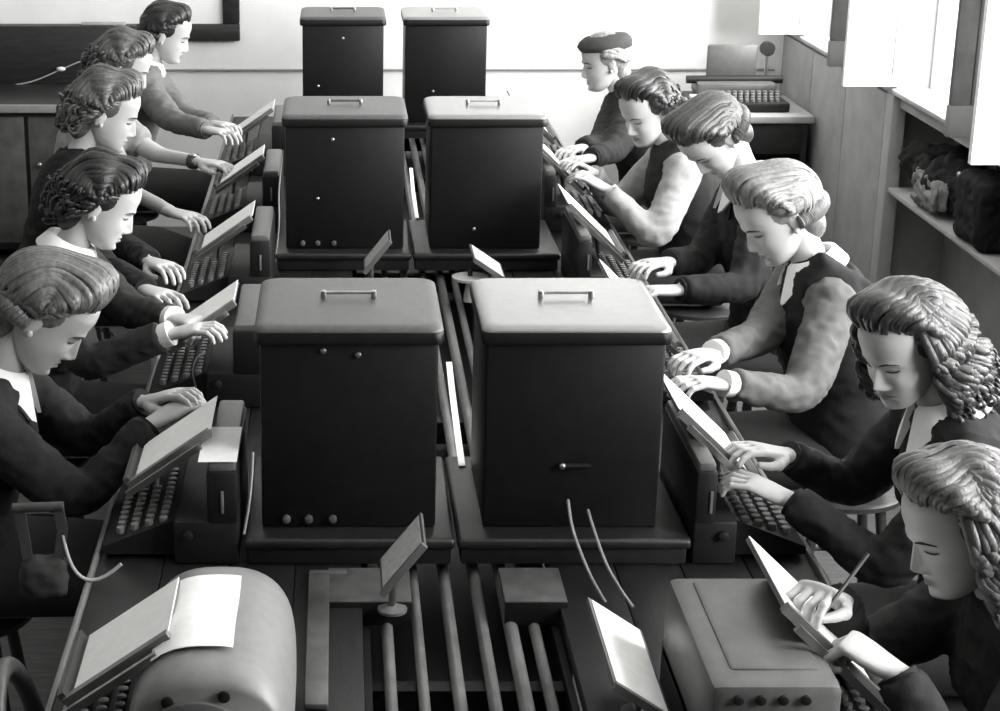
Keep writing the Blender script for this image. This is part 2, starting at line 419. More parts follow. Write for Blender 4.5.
def make_hair(style, seed, lod=0):
    R = random.Random(seed); mb = MB()
    mb.ball((0, -.022, .036), (.0835, .0985, .0905), 28, 18)
    mb.ball((0, -.056, -.012), (.066, .052, .062), 20, 12)
    N = 1.5 if lod == 0 else .8; WS = .78 if lod == 0 else 1.0
    D = math.radians
    def sagittal(n, pomp, wave, nw, curl, a_end, base=.012, spread=86, w_=.011, drop=.0):
        w_ *= WS
        for i in range(int(n * N)):
            s = -1 + 2 * (i + .5) / int(n * N) + R.uniform(-.02, .02)
            psi = D(s * spread)
            a0 = D(38 + 26 * abs(s) ** 3 + R.uniform(-5, 5)); a1 = D(a_end + R.uniform(-8, 8) - 10 * abs(s))
            ph = R.uniform(-.5, .5); b_ = base + R.uniform(-.003, .005)
            pts = []
            K = 22
            for k in range(K):
                t = k / (K - 1); a = a0 + (a1 - a0) * t
                off = b_ * min(1, .3 + t * 6) + pomp * math.exp(-((math.degrees(a) - 62) / 24) ** 2) * (1 - .6 * s * s) + wave * math.sin(t * nw * 2 * math.pi + ph + s * 2)
                psi2 = psi + D(4) * math.sin(t * nw * 2 * math.pi + ph + 1)
                d = Vector((math.sin(psi2), math.cos(psi2) * math.cos(a), math.cos(psi2) * math.sin(a)))
                pts.append(skull(d.normalized(), off))
            if drop:
                e = pts[-1]; dl = drop * R.uniform(.25 if style == 'wavy' else .85, 1.12) * (1 - .3 * abs(s))
                for k in range(1, 6):
                    t = k / 5; pts.append(e + Vector((-e.x * .12 * t, .016 * math.sin(t * 2.6) - .012 * t, -dl * t)))
            if curl:
                e = pts[-1]; tg = (pts[-1] - pts[-2]).normalized(); o = (e - Vector((0, -.012, e.z))); o.z = 0; o.normalize()
                cr = curl * R.uniform(.8, 1.15); cen = e + o * cr
                for k in range(1, 10):
                    q = k / 9 * D(300); pts.append(cen + (-o * math.cos(q) + tg * math.sin(q)) * cr * (1 - .045 * k))
            lock(mb, pts, w_ * R.uniform(.8, 1.2), .0055)
    def hanging(n, length, wave, nw, curl=.016, w_=.0115, vol=.016):
        w_ *= WS + .1
        for lay in range(3):
            m_ = int(n * N)
            for i in range(m_):
                th = D(-180 + 360 * (i + .5 * (lay % 2)) / m_ + R.uniform(-4, 4))
                th = th if abs(th) <= math.pi else th - math.copysign(2 * math.pi, th)
                if abs(th) < D(66): continue
                ph = R.uniform(-.45, .45) + lay; pts = []
                e0 = 82 if lay < 2 else 45
                for k in range(13):
                    t = k / 12; e = D(e0 + (-14 - e0) * t)
                    th2 = th + math.copysign(D(16) * (1 - t), -th) * (abs(th) > D(95))
                    d = Vector((math.sin(th2) * math.cos(e), math.cos(th2) * math.cos(e), math.sin(e)))
                    pts.append(skull(d, vol * (.55 + .75 * t) + lay * .004 + wave * math.sin(t * 7 + ph) * t))
                e = pts[-1]; o = Vector((math.sin(th) * .9, math.cos(th) - .25, 0)).normalized()
                sd_ = Vector((o.y, -o.x, 0))
                L = length * R.uniform(.72, 1.12); K2 = 16
                for k in range(1, K2):
                    t = k / (K2 - 1); a_ = t * nw * 2 * math.pi + ph
                    pts.append(e + Vector((0, -.010 * t, -L * t)) + o * (wave * 1.5 * math.sin(a_) + .020 * t) + sd_ * wave * .9 * math.cos(a_))
                if curl:
                    e2 = pts[-1]; c_ = curl * R.uniform(.8, 1.2)
                    for k in range(1, 9):
                        q = k / 8 * D(270); pts.append(e2 + o * c_ * (1 - math.cos(q)) * .9 + Vector((0, 0, -c_ * math.sin(q))))
                lock(mb, pts, w_ * R.uniform(.75, 1.25), .0065)
    def sides(n, curl=.014, lowest=-8, w_=.010, wave=.003, endaz=168):
        w_ *= WS
        for sd in (-1, 1):
            m_ = int(n * N)
            for i in range(m_):
                R2_ = R.uniform(0, 45); e0 = lowest + (46 - lowest) * (i + .5) / m_ + R.uniform(-3, 3); ph = R.uniform(-.6, .6)
                az0 = 58 + max(0, 14 - e0) * 1.1; pts = []
                for k in range(18):
                    t = k / 17; az = D(az0 + (endaz - R2_ - az0) * t); e = D(e0 + (10 - abs(e0) * .1) * math.sin(t * 2.2) - (34 + .55 * e0) * t ** 1.5)
                    d = Vector((sd * math.sin(az) * math.cos(e), math.cos(az) * math.cos(e), math.sin(e)))
                    pts.append(skull(d, .015 * min(1, .3 + 4 * t) + wave * math.sin(t * 9 + ph) + .006 * t + R.uniform(-.001, .001)))
                if curl:
                    e_ = pts[-1]; dl = R.uniform(.0, .05)
                    for k in range(1, 5): pts.append(e_ + Vector((-e_.x * .05 * k / 4, .004 * k / 4, -dl * k / 4)))
                    e_ = pts[-1]; tg = (pts[-1] - pts[-2]).normalized(); o = Vector((e_.x * .4, e_.y, 0)).normalized(); cr = curl * R.uniform(.8, 1.2)
                    for k in range(1, 9):
                        q = k / 8 * D(270); pts.append(e_ + o * cr * (1 - math.cos(q)) + tg * cr * math.sin(q))
                lock(mb, pts, w_ * R.uniform(.8, 1.2), .0055)
    def nape_roll(rad=.024):
        e = D(-30); P_ = []
        for az in np.linspace(-82, 82, 60 if lod == 0 else 36):
            a = D(float(az)); d = Vector((math.sin(a) * math.cos(e), -math.cos(a) * math.cos(e), math.sin(e)))
            P_.append((skull(d, .016 - .008 * abs(az / 82)), d, 1 - .35 * (az / 82) ** 2))
        core = MB(); mb.tube([p[0] for p in P_], [rad * .9 * p[2] for p in P_], 14)
        for p, d, k in P_:
            o = Vector((d.x, d.y, 0)).normalized(); tl = Vector((-o.y, o.x, 0)); sk = R.uniform(.15, .5); rr = rad * k * R.uniform(.95, 1.12)
            ring = [p + (o * math.cos(q) + Vector((0, 0, 1)) * math.sin(q)) * rr + tl * sk * rr * math.sin(q * .5) for q in np.linspace(-2.4, 2.6, 16).tolist()]
            mb.tube(ring, [.003 + .003 * math.sin(math.pi * j / 15) for j in range(16)], 5)
    if style == 'short': sides(10, 0, 0, wave=.001)
    elif style in ('long', 'page'): sides(10, 0, 12, endaz=150)
    elif style == 'wavy': sides(17, .019, wave=.005)
    else: sides(18, 0, wave=.0025, endaz=205)
    mb.ball((0, -.064, -.052), (.060, .045, .070), 20, 14)
    if style == 'roll':          # swept back, high roll over the brow and a roll at the nape
        sagittal(50, .034, .003, 1.5, .0, 216, .018, drop=.0)
        nape_roll()
        sagittal(30, .016, .004, 1.5, .0, 196, .007)
    elif style == 'roll_low':
        sagittal(50, .012, .004, 2.2, .0, 216, .018, drop=.0)
        nape_roll(.021)
        sagittal(30, .004, .004, 2.0, .0, 200, .008)
    elif style == 'wavy':
        sagittal(52, .018, .0065, 2.6, .019, 220, .021, drop=.055)
        sagittal(30, .008, .005, 2.2, .012, 190, .012)
    elif style == 'short':
        sagittal(44, .002, .002, 1.5, .0, 205, .005)
    elif style == 'long':
        hanging(50, .155, .010, 1.7, curl=.013, w_=.0095)
        sagittal(40, .030, .006, 2.0, .0, 150, .013, 74)
    elif style == 'page':
        hanging(44, .06, .008, 1.2, curl=.018)
        sagittal(26, .026, .005, 2.2, .0, 190, .011)
    return mb

HAIRM = {}
def hair_mat(g):
    k = round(g, 3)
    if k not in HAIRM:
        HAIRM[k] = mat('hair_%d' % int(k * 1000), g, .38, .5, .35, 90, .35, 260, stretch=(1, 1, .4))
    return HAIRM[k]
CLOTH = {}
def cloth(g):
    k = round(g, 3)
    if k not in CLOTH: CLOTH[k] = mat('cloth_%d' % int(k * 1000), g * (.55 if g < .1 else 1), .85, .25, .12, 30, .25, 350)
    return CLOTH[k]

def wrinkle(V, N_, amp, seed, pts=None):
    out = V.copy()
    for i in range(len(V)):
        p = Vector(V[i]); q = Vector((p.x * 13 + seed, p.y * 13, p.z * 20))
        a = noise.noise(q) * .7 + noise.noise(q * 2.3) * .45
        a = 1 - abs(a) * 2.2
        k = amp
        out[i] = V[i] + N_[i] * (a - .55) * k
    return out

def person(label, side, head, wr, wl, pitch=25, yaw=0, roll=0, hair='roll', hg=.05, jacket=.03, blouse=None, collar=True, group='operators',
           hipdx=.24, lod=0, hands=('type', 'type'), hpitch=(0, 0), hyaw=(0, 0), hroll=(0, 0), seed=1, short=False, hs=1.0, skirt=.04, hat=None, vpatch=True, dips=(0, 0), elbow=None, hipdy=0, wide=1.0, wcuff=False):
    """side +1: sits right of the table and faces -X; side -1: sits left and faces +X.  head, wr, wl are world places."""
    rz = math.pi / 2 * side
    hip = Vector((head.x + side * hipdx, head.y + hipdy, 0))
    root = empty('person', hip, rz); tag(root, label, 'person', group)
    Rw = Matrix.Rotation(-rz, 3, 'Z')
    loc = lambda p: Rw @ (Vector(p) - hip)
    h = loc(head); WR = loc(wr); WL = loc(wl)
    Rh = Matrix.Rotation(math.radians(yaw), 3, 'Z') @ Matrix.Rotation(math.radians(-pitch), 3, 'X') @ Matrix.Rotation(math.radians(roll), 3, 'Y')
    nk = h + Rh @ Vector((0, -.030, -.065)) * hs          # skull base
    nb = h + Vector((h.x * -.2, -.078 - .05 * math.sin(math.radians(pitch)), -.130 - .012 * math.cos(math.radians(pitch)))) * hs
    pel = Vector((0, 0, .535))
    mid = pel.lerp(nb, .5) + Vector((0, -.045, .02))
    P = lambda t: pel * (1 - t) ** 2 + mid * 2 * t * (1 - t) + nb * t * t
    T = lambda t: ((mid - pel) * 2 * (1 - t) + (nb - mid) * 2 * t).normalized()
    spine = (P, T)
    tS = .87; dS = T(tS).cross(Vector((1, 0, 0))).normalized()
    SH = {-1: P(tS) + Vector((-.165, 0, .006)) * wide + dS * .012, 1: P(tS) + Vector((.165, 0, .006)) * wide + dS * .012}
    for sx, Wt in ((-1, WL), (1, WR)):                    # shoulder reaches a little toward a far hand
        dv = Wt - SH[sx]; ex = dv.length - .52
        if ex > 0: SH[sx] = SH[sx] + dv.normalized() * min(ex, .07)
    EL = {}
    for sx, Wt in ((-1, WL), (1, WR)):
        hint = Vector((sx * .55, -.35, -.8)) if elbow is None else Vector((sx * elbow[0], elbow[1], elbow[2]))
        EL[sx] = ik(SH[sx], Wt, .285, .25, hint)
    # ---- skin body
    mb = MB()
    mb.loft(torso_rings(spine, -.012))
    for sx, Wt in ((-1, WL), (1, WR)):
        pts = limb(SH[sx], EL[sx], Wt); mb.tube(pts, lerp_r([.046, .042, .040, .037, .030, .025], len(pts)), 12); mb.ball(SH[sx], .05)
        hp = pel + Vector((sx * .085, 0, -.005)); kn = Vector((sx * .09, .43, .53)); an = Vector((sx * .085, .40, .10))
        pts = limb(hp, kn, an); mb.tube(pts, lerp_r([.078, .072, .060, .052, .05, .034], len(pts)), 12)
        mb.ball(an + Vector((0, .05, -.05)), (.036, .11, .04))
    V, f, _ = remesh(mb, .012 if lod == 0 else .016, 2)
    allV = [V]; allF = list(f); tint = [np.ones(len(V))]; off = len(V)
    nkm = MB(); ax = (nk - nb)
    pts = [nb - ax * .35, nb, nb + ax * .5, nk + ax * .15, nk + ax * .35]
    nkm.tube(pts, [.060, .052, .046, .047, .043], 24)
    HV, HF, HT = HEADS[lod]
    def join(V2, F2, t2=None):
        nonlocal off
        allV.append(V2); allF.extend([tuple(i + off for i in q) for q in F2]); tint.append(np.ones(len(V2)) if t2 is None else t2); off += len(V2)
    join(np.array([tuple(p) for p in nkm.v]), nkm.f)
    Rn = np.array(Rh)
    join((HV * hs) @ Rn.T + np.array(h), HF, HT)
    fw = {}
    for j, (sx, Wt) in enumerate(((-1, WL), (1, WR))):
        V2, F2 = HANDS[hands[j]][lod]
        V2 = V2.copy()
        if sx > 0:
            V2[:, 0] *= -1; F2 = [tuple(reversed(q)) for q in F2]
        d = (Wt - EL[sx]).normalized(); base_yaw = math.atan2(-d.x, d.y) * .75
        pit = math.asin(max(-1, min(1, d.z))) * .6
        Rm = Matrix.Rotation(base_yaw + math.radians(hyaw[j]), 3, 'Z') @ Matrix.Rotation(pit + math.radians(hpitch[j]), 3, 'X') @ Matrix.Rotation(math.radians(hroll[j]), 3, 'Y')
        fw[sx] = Rm
        join((V2 * .97) @ np.array(Rm).T + np.array(Wt), F2)
    bo = mk('body', np.concatenate(allV), allF, M_skin, root, True, 180)
    ca = bo.data.color_attributes.new('tint', 'FLOAT_COLOR', 'POINT'); tt = np.concatenate(tint)
    ca.data.foreach_set('color', np.stack([tt, tt, tt, np.ones_like(tt)], -1).astype(np.float32).ravel())
    # ---- garment with sleeves
    tops = blouse if blouse is not None else jacket
    mb = MB(); add = .012
    mb.loft(torso_rings(spine, add, .0, .985))
    for sx in (-1, 1):
        b = P(.66) + Vector((sx * .07, 0, 0)) + dS * .085; mb.ball(b, (.062, .055, .060))
    mb.tube([SH[-1], nb + Vector((0, -.004, -.03)), SH[1]], [.06, .075, .06], 14)
    for sx, Wt in ((-1, WL), (1, WR)):
        pts = limb(SH[sx], EL[sx], Wt if not short else EL[sx].lerp(Wt, .1))
        if short: pts = [SH[sx], SH[sx].lerp(EL[sx], .4), SH[sx].lerp(EL[sx], .85)]
        d = (pts[-1] - pts[-2]).normalized(); pts[-1] = pts[-1] - d * .012
        mb.tube(pts, lerp_r([.066, .063, .058, .054, .050, .045, .042] if not short else [.066, .066, .064], len(pts)), 16); mb.ball(SH[sx], .069)
    V, f, N_ = remesh(mb, .0095 if lod == 0 else .014, 3)
    V = wrinkle(V, N_, .007 if blouse is None else .0075, seed * 7.3)
    gar = mk('jacket' if blouse is None else 'blouse', V, f, cloth(tops), root, True, 180)
    bvh = BVHTree.FromPolygons([tuple(p) for p in V], f)
    if blouse is not None:
        mb = MB(); mb.loft(torso_rings(spine, add + .016, .0, .95)); mb.tube([nb + Vector((-.125, -.01, -.045)), nb + Vector((0, -.006, -.032)), nb + Vector((.125, -.01, -.045))], [.066, .084, .066], 14)
        for sx in (-1, 1):
            b = P(.66) + Vector((sx * .07, 0, 0)) + dS * .095; mb.ball(b, (.062, .055, .060))
            mb.tube([P(.80) + Vector((sx * .085, 0, 0)) + dS * .085, P(.97) + Vector((sx * .085, 0, .045)), P(.8) + Vector((sx * .085, 0, 0)) - dS * .095], [.045, .045, .045], 10)
        V3, f3, N3 = remesh(mb, .011 if lod == 0 else .014, 3)
        V3 = wrinkle(V3, N3, .005, seed * 3.1)
        mk('pinafore', V3, f3, cloth(jacket), root, True, 180)
    # ---- skirt, shoes
    sk = MB(); rr = []
    for c, hw, hd, dirn in (((0, -.135, .56), .12, .07, (0, 1, 0)), ((0, -.05, .545), .185, .098, (0, 1, 0)), ((0, .15, .545), .19, .09, (0, 1, 0)), ((0, .34, .54), .185, .082, (0, 1, -.1)), ((0, .45, .50), .18, .085, (0, .7, -.7)), ((0, .475, .40), .185, .085, (0, .1, -1)), ((0, .475, .27), .195, .09, (0, 0, -1))):
        t = Vector(dirn).normalized(); dd = t.cross(Vector((1, 0, 0))).normalized()
        rr.append([Vector(c) + Vector((1, 0, 0)) * math.cos(q) * hw + dd * math.copysign(abs(math.sin(q)) ** .7, math.sin(q)) * hd for q in [2 * math.pi * j / 20 for j in range(20)]])
    sk.loft(rr); sk.build('skirt', cloth(skirt), root, True, 180)
    for sx in (-1, 1):
        MB().ball((sx * .085, .455, .05), (.043, .125, .047), 14, 10).build('shoe', M_shoe, root)
    # ---- cuffs
    if not short:
        for sx, Wt in ((-1, WL), (1, WR)):
            d = (Wt - EL[sx]).normalized(); cu = MB(); a = Wt - d * .040; b = Wt + d * (.016 if wcuff else -.004)
            cu.tube([a, b], [.031, .0345], 16)
            cu.build('cuff', M_white if wcuff else cloth(tops), root)
    # ---- collar and shirt front
    if collar:
        tn = T(1.0); fwd = tn.cross(Vector((1, 0, 0))).normalized(); cm = MB(); rows = []
        n = 30
        for i in range(n + 1):
            q = math.radians(16 + (328) * i / n); e = min(i, n - i) / (n / 2)
            dr = Vector((1, 0, 0)) * math.sin(q) + fwd * math.cos(q)
            pt = math.exp(-(e / .16) ** 2)
            prof = [nb + tn * .010 + dr * .058, nb + tn * .040 + dr * .060 - fwd * .006, nb + tn * .036 + dr * .072 - fwd * .006, nb + tn * (-.004 - .050 * pt) + dr * (.102 + .022 * pt) + fwd * .004, nb + tn * (-.008 - .050 * pt) + dr * (.098 + .022 * pt)]
            rows.append(prof)
        cm.loft(rows, cap=True)
        cm.build('collar', M_white, root, True, 60)
    if collar and vpatch and blouse is None:
        def patch(name, poly, m, lift, res=9):
            # poly: list of (x, s) left edge / right edge pairs going down the chest; projected on the jacket from the front
            g = []; d0 = T(.8); fwd = d0.cross(Vector((1, 0, 0))).normalized()
            ps = [q[2] for q in poly]
            for s in np.linspace(ps[0], ps[-1], 16):
                xa = float(np.interp(s, ps, [q[0] for q in poly])); xb = float(np.interp(s, ps, [q[1] for q in poly])); s = float(s)
                row = []
                for k in range(res):
                    x = xa + (xb - xa) * k / (res - 1)
                    o = nb - d0 * s + Vector((x, 0, 0)) + fwd * .4
                    hit = bvh.ray_cast(o, -fwd, .6)
                    row.append((hit[0] + fwd * lift) if hit[0] and (hit[0] - nb).dot(fwd) < .055 + s * .42 else (nb - d0 * s + Vector((x, 0, 0)) + fwd * (.05 + s * .35)))
                g.append(row)
            pm = MB(); v = [p for r in g for p in r]; n0 = len(v); v += [p - fwd * .02 for p in v]; fs = []
            for i in range(len(g) - 1):
                for k in range(res - 1):
                    a = i * res + k; fs.append((a, a + 1, a + 1 + res, a + res)); fs.append((n0 + a, n0 + a + res, n0 + a + 1 + res, n0 + a + 1))
            pm.add(v, fs); return pm.build(name, m, root, True, 180)
        sv = patch('shirt_front', [(-.05, .05, .01), (-.045, .045, .04), (-.035, .035, .08), (-.02, .02, .13), (-.004, .004, .17)], M_white, .009)
        patch('necktie', [(-.012, .012, .015), (-.014, .014, .04), (-.010, .010, .07), (-.014, .014, .12), (-.004, .004, .165)], cloth(.03), .013, 7)
        for sx in (-1, 1):
            patch('lapel', [(sx * .052, sx * .075, .01), (sx * .046, sx * .088, .04), (sx * .036, sx * .09, .08), (sx * .021, sx * .066, .125), (sx * .004, sx * .02, .18)], cloth(jacket * 1.15), .014, 10)
    # ---- face lines and hair
    def place(mbx): return [h + Rh @ (Vector(p) * hs) for p in mbx.v]
    def on_face(x, z, o=.0008):
        ph = math.asin(max(-1, min(1, (abs(x) / float(prof_(z, HW))))) ** (1 / .92)) * math.copysign(1, x)
        xx, yy = head_surface(np.array([ph]), np.array([z])); return Vector((float(xx[0]), float(yy[0]) + o, z))
    for sx in (-1, 1):
        m_ = MB(); m_.tube([on_face(sx * x, z) for x, z in ((.014, .0145), (.022, .0185), (.032, .0200), (.041, .0175), (.048, .0125))], [.0012, .0022, .0022, .0018, .0008], 6)
        mk('eyebrow', place(m_), m_.f, M_lash, root)
        m_ = MB(); m_.tube([on_face(sx * x, z, .001) for x, z in ((.019, -.0035), (.025, -.0062), (.032, -.0072), (.039, -.006), (.045, -.0028))], [.0006, .0012, .0015, .0015, .0009], 6)
        mk('eyelash', place(m_), m_.f, M_lash, root)
    hm = make_hair(hair, seed, lod)
    ho = mk('hair', place(hm), hm.f, hair_mat(hg), root, True, 60)
    if hat:
        cm = MB(); rings = []
        for zc, rx, ry, yo in ((.056, .088, .112, -.020), (.062, .092, .116, -.018), (.078, .096, .121, -.016), (.096, .090, .113, -.02), (.111, .072, .094, -.024), (.121, .02, .03, -.026)):
            rings.append([Vector((math.cos(q) * rx, yo + math.sin(q) * ry, zc + .16 * (math.sin(q) * ry) * .5)) for q in [2 * math.pi * j / 28 for j in range(28)]])
        cm.loft(rings); mk('cap', place(cm), cm.f, cloth(hat), root)
    root['_w'] = 0; del root['_w']
    return dict(root=root, WR=WR, WL=WL, EL=EL, hip=hip, rz=rz, RM=fw)
# ================================================================== tables and the channel between them
C = .25; TZ = .72
M_glare = mat('black_lid_glare', .07, .30, .5, .2, 40, .10, 700, ior=2.7, coat=.6)  # same lid paint, lighter and more reflective to put the glare on right lids
M_bar = mat('dull_metal_bar', .09, .45, .5, .3, 20)
def place_box(name, a, b, m, parent, bev=0.0): return MB().box(a, b, bev).build(name, m, parent)
for s, lab in ((-1, 'long dark wooden table under the left row of teleprinters'), (1, 'long dark wooden table under the right row of teleprinters')):
    t = empty('work_table', (C, 1.1, 0)); tag(t, lab, 'table')
    x0, x1 = s * .20, s * .765
    n = 4
    for k in range(n):
        a = x0 + (x1 - x0) * k / n; b = x0 + (x1 - x0) * (k + 1) / n
        lo, hi = min(a, b) + .001, max(a, b) - .001
        place_box('plank', (lo, 0, TZ - .035), (hi, 7.75, TZ), M_wood, t, .003)
    place_box('edge_strip', (min(x1, x1 + s * .012), 0, TZ - .03), (max(x1, x1 + s * .012), 7.75, TZ + .012), M_rail, t, .003)
    place_box('apron', (min(x1 - s * .04, x1 - s * .06), .05, TZ - .13), (max(x1 - s * .04, x1 - s * .06), 7.7, TZ - .035), M_wood, t)
    for y in (.06, 2.5, 5.1, 7.62):
        for xx in (s * .24, s * .70):
            place_box('leg', (xx - .03, y - .03, 0), (xx + .03, y + .03, TZ - .035), M_wood, t, .004)
ch = empty('conveyor_channel', (C, 1.1, 0)); tag(ch, 'dark open channel with long steel rails running between the two tables', 'conveyor')
place_box('bed', (-.195, 0, .56), (.195, 7.75, .58), M_machd, ch)
for s in (-1, 1):
    place_box('side_board', (min(s * .185, s * .199), 0, .58), (max(s * .185, s * .199), 7.75, TZ - .04), M_machd, ch)
for x, wd in ((-.150, .012), (-.088, .011), (-.021, .013), (.044, .013), (.102, .015), (.150, .012)):
    MB().tube([(x, .0, .675), (x, 7.74, .675)], wd, 12).build('rail', M_rail, ch)
for y in (.3, 2.0, 3.5, 5.0, 6.6, 7.5):
    place_box('cross_bar', (-.184, y - .02, .60), (.184, y + .02, .662), M_machd, ch)
for y in (.3, 3.9, 7.5):
    for s in (-1, 1): place_box('leg', (s * .15 - .02, y + .06, 0), (s * .15 + .02, y + .1, .559), M_machd, ch)

# ================================================================== the black cabinets
ROW = [(3.58, 'nearest'), (5.98, 'middle'), (8.33, 'farthest')]
TRZ = .785
def cover_box(x0, x1, y0, dep, hgt, label, studs, conns, slot, sidewire, lidhl):
    w_ = x1 - x0; cx = (x0 + x1) / 2
    t = empty('machine_cabinet', (cx, y0, TRZ)); tag(t, label, 'machine cabinet', 'black machine cabinets down the middle of the tables')
    hw = w_ / 2
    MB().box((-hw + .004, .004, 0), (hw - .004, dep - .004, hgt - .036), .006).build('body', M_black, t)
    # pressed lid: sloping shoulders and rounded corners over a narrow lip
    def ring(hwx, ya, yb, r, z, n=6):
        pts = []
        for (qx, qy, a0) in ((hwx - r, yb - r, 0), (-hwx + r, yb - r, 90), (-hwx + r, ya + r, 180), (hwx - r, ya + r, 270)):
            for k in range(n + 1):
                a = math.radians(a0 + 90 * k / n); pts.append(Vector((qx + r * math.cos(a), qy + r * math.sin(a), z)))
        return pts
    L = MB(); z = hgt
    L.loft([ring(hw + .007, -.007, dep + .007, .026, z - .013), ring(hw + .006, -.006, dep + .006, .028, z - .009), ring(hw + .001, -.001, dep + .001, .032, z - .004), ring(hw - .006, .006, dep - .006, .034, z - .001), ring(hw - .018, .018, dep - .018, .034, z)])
    lid = L.build('lid', M_glare if lidhl == 2 else M_blacktop, t, True, 55)
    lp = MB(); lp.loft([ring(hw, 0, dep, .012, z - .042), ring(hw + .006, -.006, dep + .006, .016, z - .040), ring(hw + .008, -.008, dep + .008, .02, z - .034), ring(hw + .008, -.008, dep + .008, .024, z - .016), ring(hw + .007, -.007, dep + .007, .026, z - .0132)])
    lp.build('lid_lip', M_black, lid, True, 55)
    hd = MB(); hz = z + .012
    hd.tube([(-.052, dep * .55, hz), (.052, dep * .55, hz)], .004, 8); handle = hd.build('handle', M_blacktop if not lidhl else M_steel, lid)
    for s in (-1, 1):
        MB().box((s * .055 - .006, dep * .55 - .007, z - .001), (s * .055 + .006, dep * .55 + .007, z + .017), .003).build('handle_bracket', M_steel, lid)
    for (sx, sz) in studs: MB().lathe([(.007, .006), (.006, -.002), (.002, -.004)], (sx * hw, 0, sz * hgt), 10, 'y').build('stud', M_steel, t)
    for sx in conns:
        c = MB().lathe([(.009, .006), (.009, -.004), (.005, -.006)], (sx * hw, 0, .020), 10, 'y').build('socket', M_bar, t)
    if slot:
        s_ = MB(); s_.tube([(slot[0] * hw - .030, -.006, slot[1] * hgt), (slot[0] * hw + .030, -.006, slot[1] * hgt)], .006, 8); s_.build('pull_handle', M_black, t)
        MB().ball((slot[0] * hw - .031, -.008, slot[1] * hgt), .0075).build('handle_knob', M_steel, t)
    return t
def tray(x0, x1, y0, y1, label):
    t = empty('machine_tray', ((x0 + x1) / 2, y0, TZ)); tag(t, label, 'tray', 'shallow dark trays under the black cabinets')
    hw = (x1 - x0) / 2
    MB().box((-hw, 0, 0.001), (hw, y1 - y0, TRZ - TZ - .012), .006).build('pan', M_tray, t)
    MB().box((-hw - .008, -.012, TRZ - TZ - .026), (hw + .008, y1 - y0 + .008, TRZ - TZ - .001), .010, 3).build('rim', M_tray, t)
for r, (y0, nm) in enumerate(ROW):
    lx0, lx1, rx0, rx1 = (C - .418, C - .036, C + .058, C + .440) if r != 1 else (C - .432, C - .022, C + .060, C + .445)
    h_ = (.455, .462, .490)[r]
    stl = [((-.28, .88), (.1, .86)), ((-.2, .82), (-.45, .38)), ((.0, .8), (-.6, .35))][r]
    st2 = [(), ((-.2, .15),), ((-.3, .3), (.2, .2))][r]
    cover_box(lx0, lx1, y0, .385, h_, '%s black metal cabinet of the left column, black lid lightened with painted sheen, bar handle' % nm, stl, (-.7, -.45, -.18) if r < 2 else (), None, True, r == 0)
    cover_box(rx0, rx1, y0, .385, h_, '%s black metal cabinet of the right column%s' % (nm, ', lid with added glare and a pull handle' if r == 0 else ', lid with added glare and bar handle'), st2, (), (.05, .32) if r == 0 else None, True, 2)
    tray(lx0 - .025, C - .008, y0 - .05, y0 + .43, 'shallow dark tray under the %s left black cabinet' % nm)
    tray(C + .012, rx1 + .055, y0 - .05, y0 + .43, 'shallow dark tray under the %s right black cabinet' % nm)
    # small tilted card stand left of the channel, white copy slope to the right
    def slope(name, label, cat, x, y, z, sw, ly, ang, m_card, facing, post_h):
        t = empty(name, (x, y, TZ)); tag(t, label, cat)
        a = math.radians(ang); ca, sa = math.cos(a), math.sin(a)
        # board leans about the Y axis; facing -1 looks to the left, +1 to the right; x, z is the lower edge
        def board(name, u0, u1, y0_, y1_, n0, n1, m, bev=.0015):
            b = bmesh.new(); bmesh.ops.create_cube(b, size=1)
            for v in b.verts:
                u = u0 + (v.co.x + .5) * (u1 - u0); yy = y0_ + (v.co.y + .5) * (y1_ - y0_); n_ = n0 + (v.co.z + .5) * (n1 - n0)
                v.co = Vector((-facing * (u * ca) + facing * n_ * sa, yy, z - TZ + u * sa + n_ * ca))
            bmesh.ops.recalc_face_normals(b, faces=b.faces[:])
            return MB().bm(b).build(name, m, t, False)
        board('board', 0, sw, 0, ly, -.006, 0, M_plate)
        board('card', .008, sw - .006, .008, ly - .008, .0005, .002, m_card)
        board('edge_clip', 0, sw, -.008, .004, -.008, .006, M_rail)
        xm = -facing * sw * .3 * ca
        MB().tube([(xm, ly * .5, 0.0), (xm, ly * .5, z - TZ + sw * .3 * sa - .008)], .008, 10).build('post', M_steel, t)
        MB().lathe([(.03, 0), (.03, .006), (.012, .012)], (xm, ly * .5, 0.0), 16).build('foot', M_rail, t)
        return t
    if r < 2:
        slope('card_stand', ['grey card on a tilted stand in front of the nearest left black cabinet', 'small grey card on a tilted stand in front of the middle left black cabinet'][r], 'card stand',
              C - .21 + .045, y0 - .35, .845 - .05, .135, .16, 52, M_paperg, -1, .1)
        slope('copy_slope', ['bright white sheet on a sloping stand in front of the nearest right black cabinet', 'small white sheet on a sloping stand in front of the middle right black cabinet'][r], 'copy stand',
              C + (.32 if r == 0 else .285), y0 - (.86 if r == 0 else .46), .80, .125, .34 if r == 0 else .2, 34, M_paper, 1, .1)
